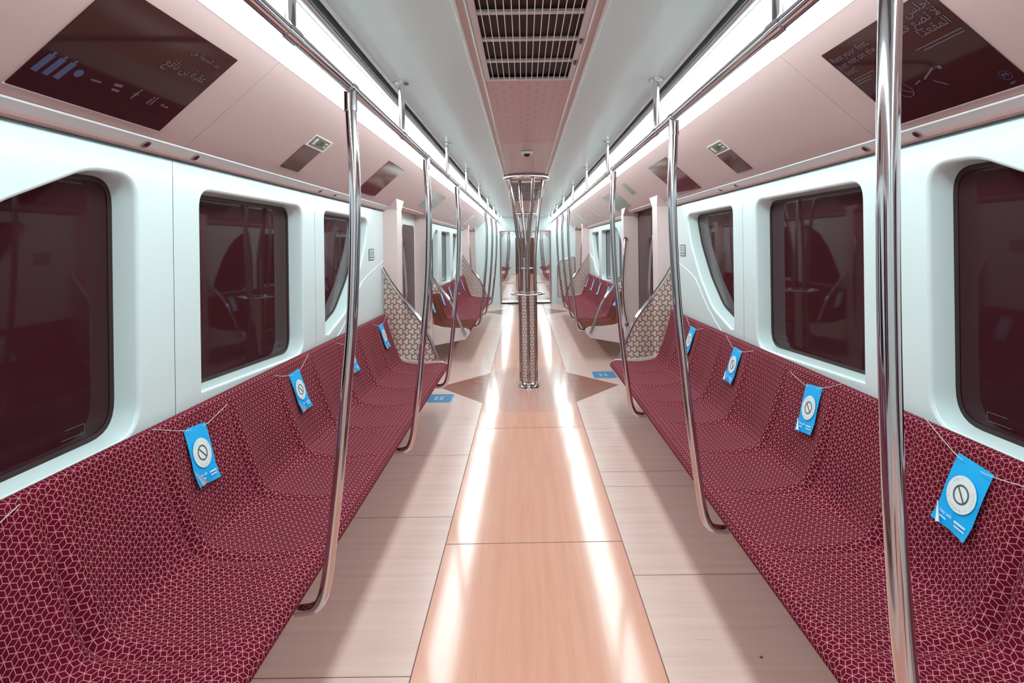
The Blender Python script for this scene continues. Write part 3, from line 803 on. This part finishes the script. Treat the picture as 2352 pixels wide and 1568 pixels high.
notice(1, 6.62, .95, .108, .39, 'sign_grey', 'grey green notice on the cove above the right door')
r = notice(1, 5.86, .20, .097, .26, 'sign_green', 'slim upright sticker on the right cove beside the grey door notice')
k = 0
for s, sd in ((-1, 'left'), (1, 'right')):
    for y, w_, nm in ((9.1, .26, 'first'), (11.2, .30, 'second')):
        notice(s, y, w_, .12, .38, 'faint_sign', '%s small faint notice on the far %s cove past the door' % (nm, sd))

# window-side emblem plates
for s, y in ((-1, 4.80), (1, 4.84)):
    sd = 'left' if s < 0 else 'right'
    m = Matrix.Identity(4); xr = Vector((0, 1 if s < 0 else -1, 0)); nz = Vector((-s, 0, 0))
    for i in range(3): m[i][0] = xr[i]; m[i][1] = (0, 0, 1)[i]; m[i][2] = nz[i]; m[i][3] = (s * 1.348, y if s < 0 else y + .16, 1.37)[i]
    r = empty('wall_plate', label='small black and white plate with four marks on the %s wall by the door' % sd, cat='sign plate', mw=m)
    sheet(r, 'plate', .16, .10, 'ink', .001)
    b = MB()
    for k in range(4):
        x = .026 + .036 * k; b.rect(x - .012, x + .013, .03, .092, .0016); b.rect(x - .012, x + .013, .008, .022, .0016)
    b.build('white_marks', 'paper', r, smooth=0, weld=None)
    b = MB()
    for k in range(4): x = .026 + .036 * k; b.disc(x, .078, .005, .0020, 12); b.line(x, .072, x + .003, .038, .007, .0020)
    b.build('figures', 'ink', r, smooth=0, weld=None)
r = empty('door_notice', (1.262, 5.501, 1.50), 'tall white notice with red print on the right door pillar', 'notice')
b = MB(); b.box(-.035, .035, 0, .003, 0, .36); b.build('notice_sheet', 'paper', r, smooth=0)
b = MB(); b.rect(-.02, .02, .05, .12); o = b.build('red_print', 'red', r, smooth=0, weld=None); o.rotation_euler = (PI / 2, 0, PI); o.location = (0, .0036, .03)

# ------------------------------------------------------------ distancing cards hung on the seats
def card_master():
    r = empty('seat_card')
    W, H = .118, .188; b = MB(); nx, ny = 8, 12; vs = []
    for j in range(ny + 1):
        for i in range(nx + 1):
            u, v = i / nx, j / ny; x = (u - .5) * W; y = -v * H
            z = .004 * math.sin(v * PI) + (.020 * max(0, v - .72) ** 1.3 * abs(u - .5) * 6)
            vs.append((x, y, z))
    fs = [(j * (nx + 1) + i, (j + 1) * (nx + 1) + i, (j + 1) * (nx + 1) + i + 1, j * (nx + 1) + i + 1) for j in range(ny) for i in range(nx)]
    b.add(vs, fs); c = b.build('card_sheet', 'blue', r, smooth=60, weld=None)
    b = MB(); b.disc(0, -.090, .0475, .0062, 44); b.build('white_disc', 'paper', r, smooth=0, weld=None)
    b = MB(); b.disc(0, -.090, .0250, .0070, 40, .0205); b.line(-.0145, -.0755, .0145, -.1045, .0045, .0070); b.build('no_sitting_symbol', 'ink', r, smooth=0, weld=None)
    # ring of small lettering
    msg = 'STAY SAFE LEAVE A SPACE  '
    mb = MB()
    dg = bpy.context.evaluated_depsgraph_get()
    for k, chh in enumerate(msg + msg[:0]):
        if chh == ' ': continue
        a = PI / 2 + PI - .9 * PI + 1.8 * PI * k / len(msg)
        cu = bpy.data.curves.new('g', 'FONT'); cu.body = chh; cu.size = .0085; cu.align_x = 'CENTER'; cu.resolution_u = 1
        t = bpy.data.objects.new('g', cu); COL.objects.link(t); bpy.context.view_layer.update()
        me = bpy.data.meshes.new_from_object(t.evaluated_get(bpy.context.evaluated_depsgraph_get()))
        bpy.data.objects.remove(t); bpy.data.curves.remove(cu)
        Mx = Matrix.Translation((0, -.090, .0072)) @ Matrix.Rotation(a + PI / 2, 4, 'Z') @ Matrix.Translation((0, -.042, 0))
        mb.add([tuple(Mx @ v.co) for v in me.vertices], [tuple(p.vertices) for p in me.polygons]); bpy.data.meshes.remove(me)
    mb.build('ring_lettering', 'faint', r, smooth=0, weld=None)
    text('Stay safe', .013, 'paper', r, (-.046, -.160, .0070), name='bottom_lettering')
    b = MB(); b.line(-.044, -.169, -.015, -.169, .0035, .0085); b.line(.010, -.158, .048, -.158, .005, .0085); b.line(.014, -.168, .048, -.168, .004, .0085); b.build('small_print', 'paper', r, smooth=0, weld=None)
    b = MB()   # curled corner showing the white back
    n = 6; vs = []
    for i in range(n + 1):
        t = i / n; a = t * 2.4
        for q in (0, 1):
            x0, y0 = (-.059, -.140) if q == 0 else (-.034, -.189)
            nrm = Vector((.85, .45, 0)).normalized() * .011 * math.sin(a) * (q * .9 + .15); vs.append((x0 + nrm.x, y0 + nrm.y, .007 + .008 * (1 - math.cos(a)) * (q * .9 + .15)))
    b.add(vs, [(2 * i, 2 * i + 1, 2 * i + 3, 2 * i + 2) for i in range(n)]); b.build('curled_corner', 'paper', r, smooth=60, weld=None)
    b = MB(); b.tube(smoothpath([(-.20, .034, .006), (-.12, .010, .006), (-.055, -.006, .009), (-.03, -.009, .0075)], 4), .0011, 6)
    b.tube(smoothpath([(.20, .034, .006), (.12, .010, .006), (.055, -.006, .009), (.03, -.009, .0075)], 4), .0011, 6); b.build('string', 'thread', r)
    return r
master = card_master()
def place_card(s, y, label, first=False, yaw=0, roll=0):
    c = master if first else copy_tree(master)
    tg(c, label)
    up = Vector((s * .29, 0, 1)).normalized(); xr = Vector((0, 1 if s < 0 else -1, 0)); nz = xr.cross(up)
    m = Matrix.Identity(4); p = Vector((s * 1.292, y - .02 - (.02 if s > 0 else 0), .812 if s < 0 else .822))
    for i in range(3): m[i][0] = xr[i]; m[i][1] = up[i]; m[i][2] = nz[i]; m[i][3] = p[i]
    c.matrix_world = m @ Matrix.Rotation(roll, 4, 'Z') @ Matrix.Scale(1.16, 4)
def tg(c, label): tag(c, label, 'card', 'blue distancing cards tied over alternate seats')
OR = ['first', 'second', 'third', 'fourth', 'fifth']
def cy(i, o=.55): return o + (i + .5) * PITCH
place_card(-1, cy(1) - .045, 'card at the lower left picture edge, its white string tied on the near left seats', True)
for k, i in enumerate((3, 5, 7, 9)):
    place_card(-1, cy(i), 'blue no sitting card on the near left seats, %s from the front in view' % OR[k], roll=(-.10, .04, 0, .03)[k])
for k, i in enumerate((2, 4, 6, 8)):
    place_card(1, cy(i), 'blue no sitting card on the near right seats, %s from the front in view' % OR[k], roll=(-.11, .12, -.04, -.06)[k])
for s, sd in ((-1, 'left'), (1, 'right')):
    for k, i in enumerate((0, 2, 4, 6, 8)):
        place_card(s, cy(i + (1 if s > 0 else 0), 7.30), 'distant card on the far %s seats past the door, %s in the row' % (sd, OR[k]))

# ------------------------------------------------------------ floor stickers
def floor_sticker(x, y, w, h, label):
    r = empty('floor_sticker', (x, y, .001), label, 'floor sticker', 'blue stickers on the floor by the doors')
    q = rounded([(0, 0), (w, 0), (w, h), (0, h)], [.04] * 4, 5)
    b = MB(); b.add([(a, c, 0) for a, c in q], [tuple(range(len(q)))]); b.build('sticker_border', 'floor_blue_edge', r, smooth=0, weld=None)
    q = inset(q, .014); b = MB(); b.add([(a, c, .0006) for a, c in q], [tuple(range(len(q)))]); b.build('sticker_ground', 'floor_blue', r, smooth=0, weld=None)
    b = MB()
    for k in range(2):
        x0 = w * (.36 + .20 * k); b.disc(x0, h * .62, .022, .0012, 14); b.line(x0, h * .52, x0, h * .28, .032, .0012)
    b.build('foot_prints', 'floor_blue_edge', r, smooth=0, weld=None)
floor_sticker(-1.0, 5.37, .26, .32, 'blue floor sticker with footprints at the end of the near left seats')
floor_sticker(.72, 6.27, .28, .34, 'blue floor sticker with footprints by the right door')
r = tag(MB().build('floor_mark', 'dark', None), 'tiny dark speck on the pale floor at the lower right', 'speck') if 0 else None
b = MB(); b.lathe([(0, .004), (.004, .003), (.006, 0)], (0, 0, 0), 12); o = b.build('paper_scrap', 'ink'); o.location = (.797, 2.02, .0005)
tag(o, 'tiny dark speck lying on the pale floor at the lower right', 'speck')
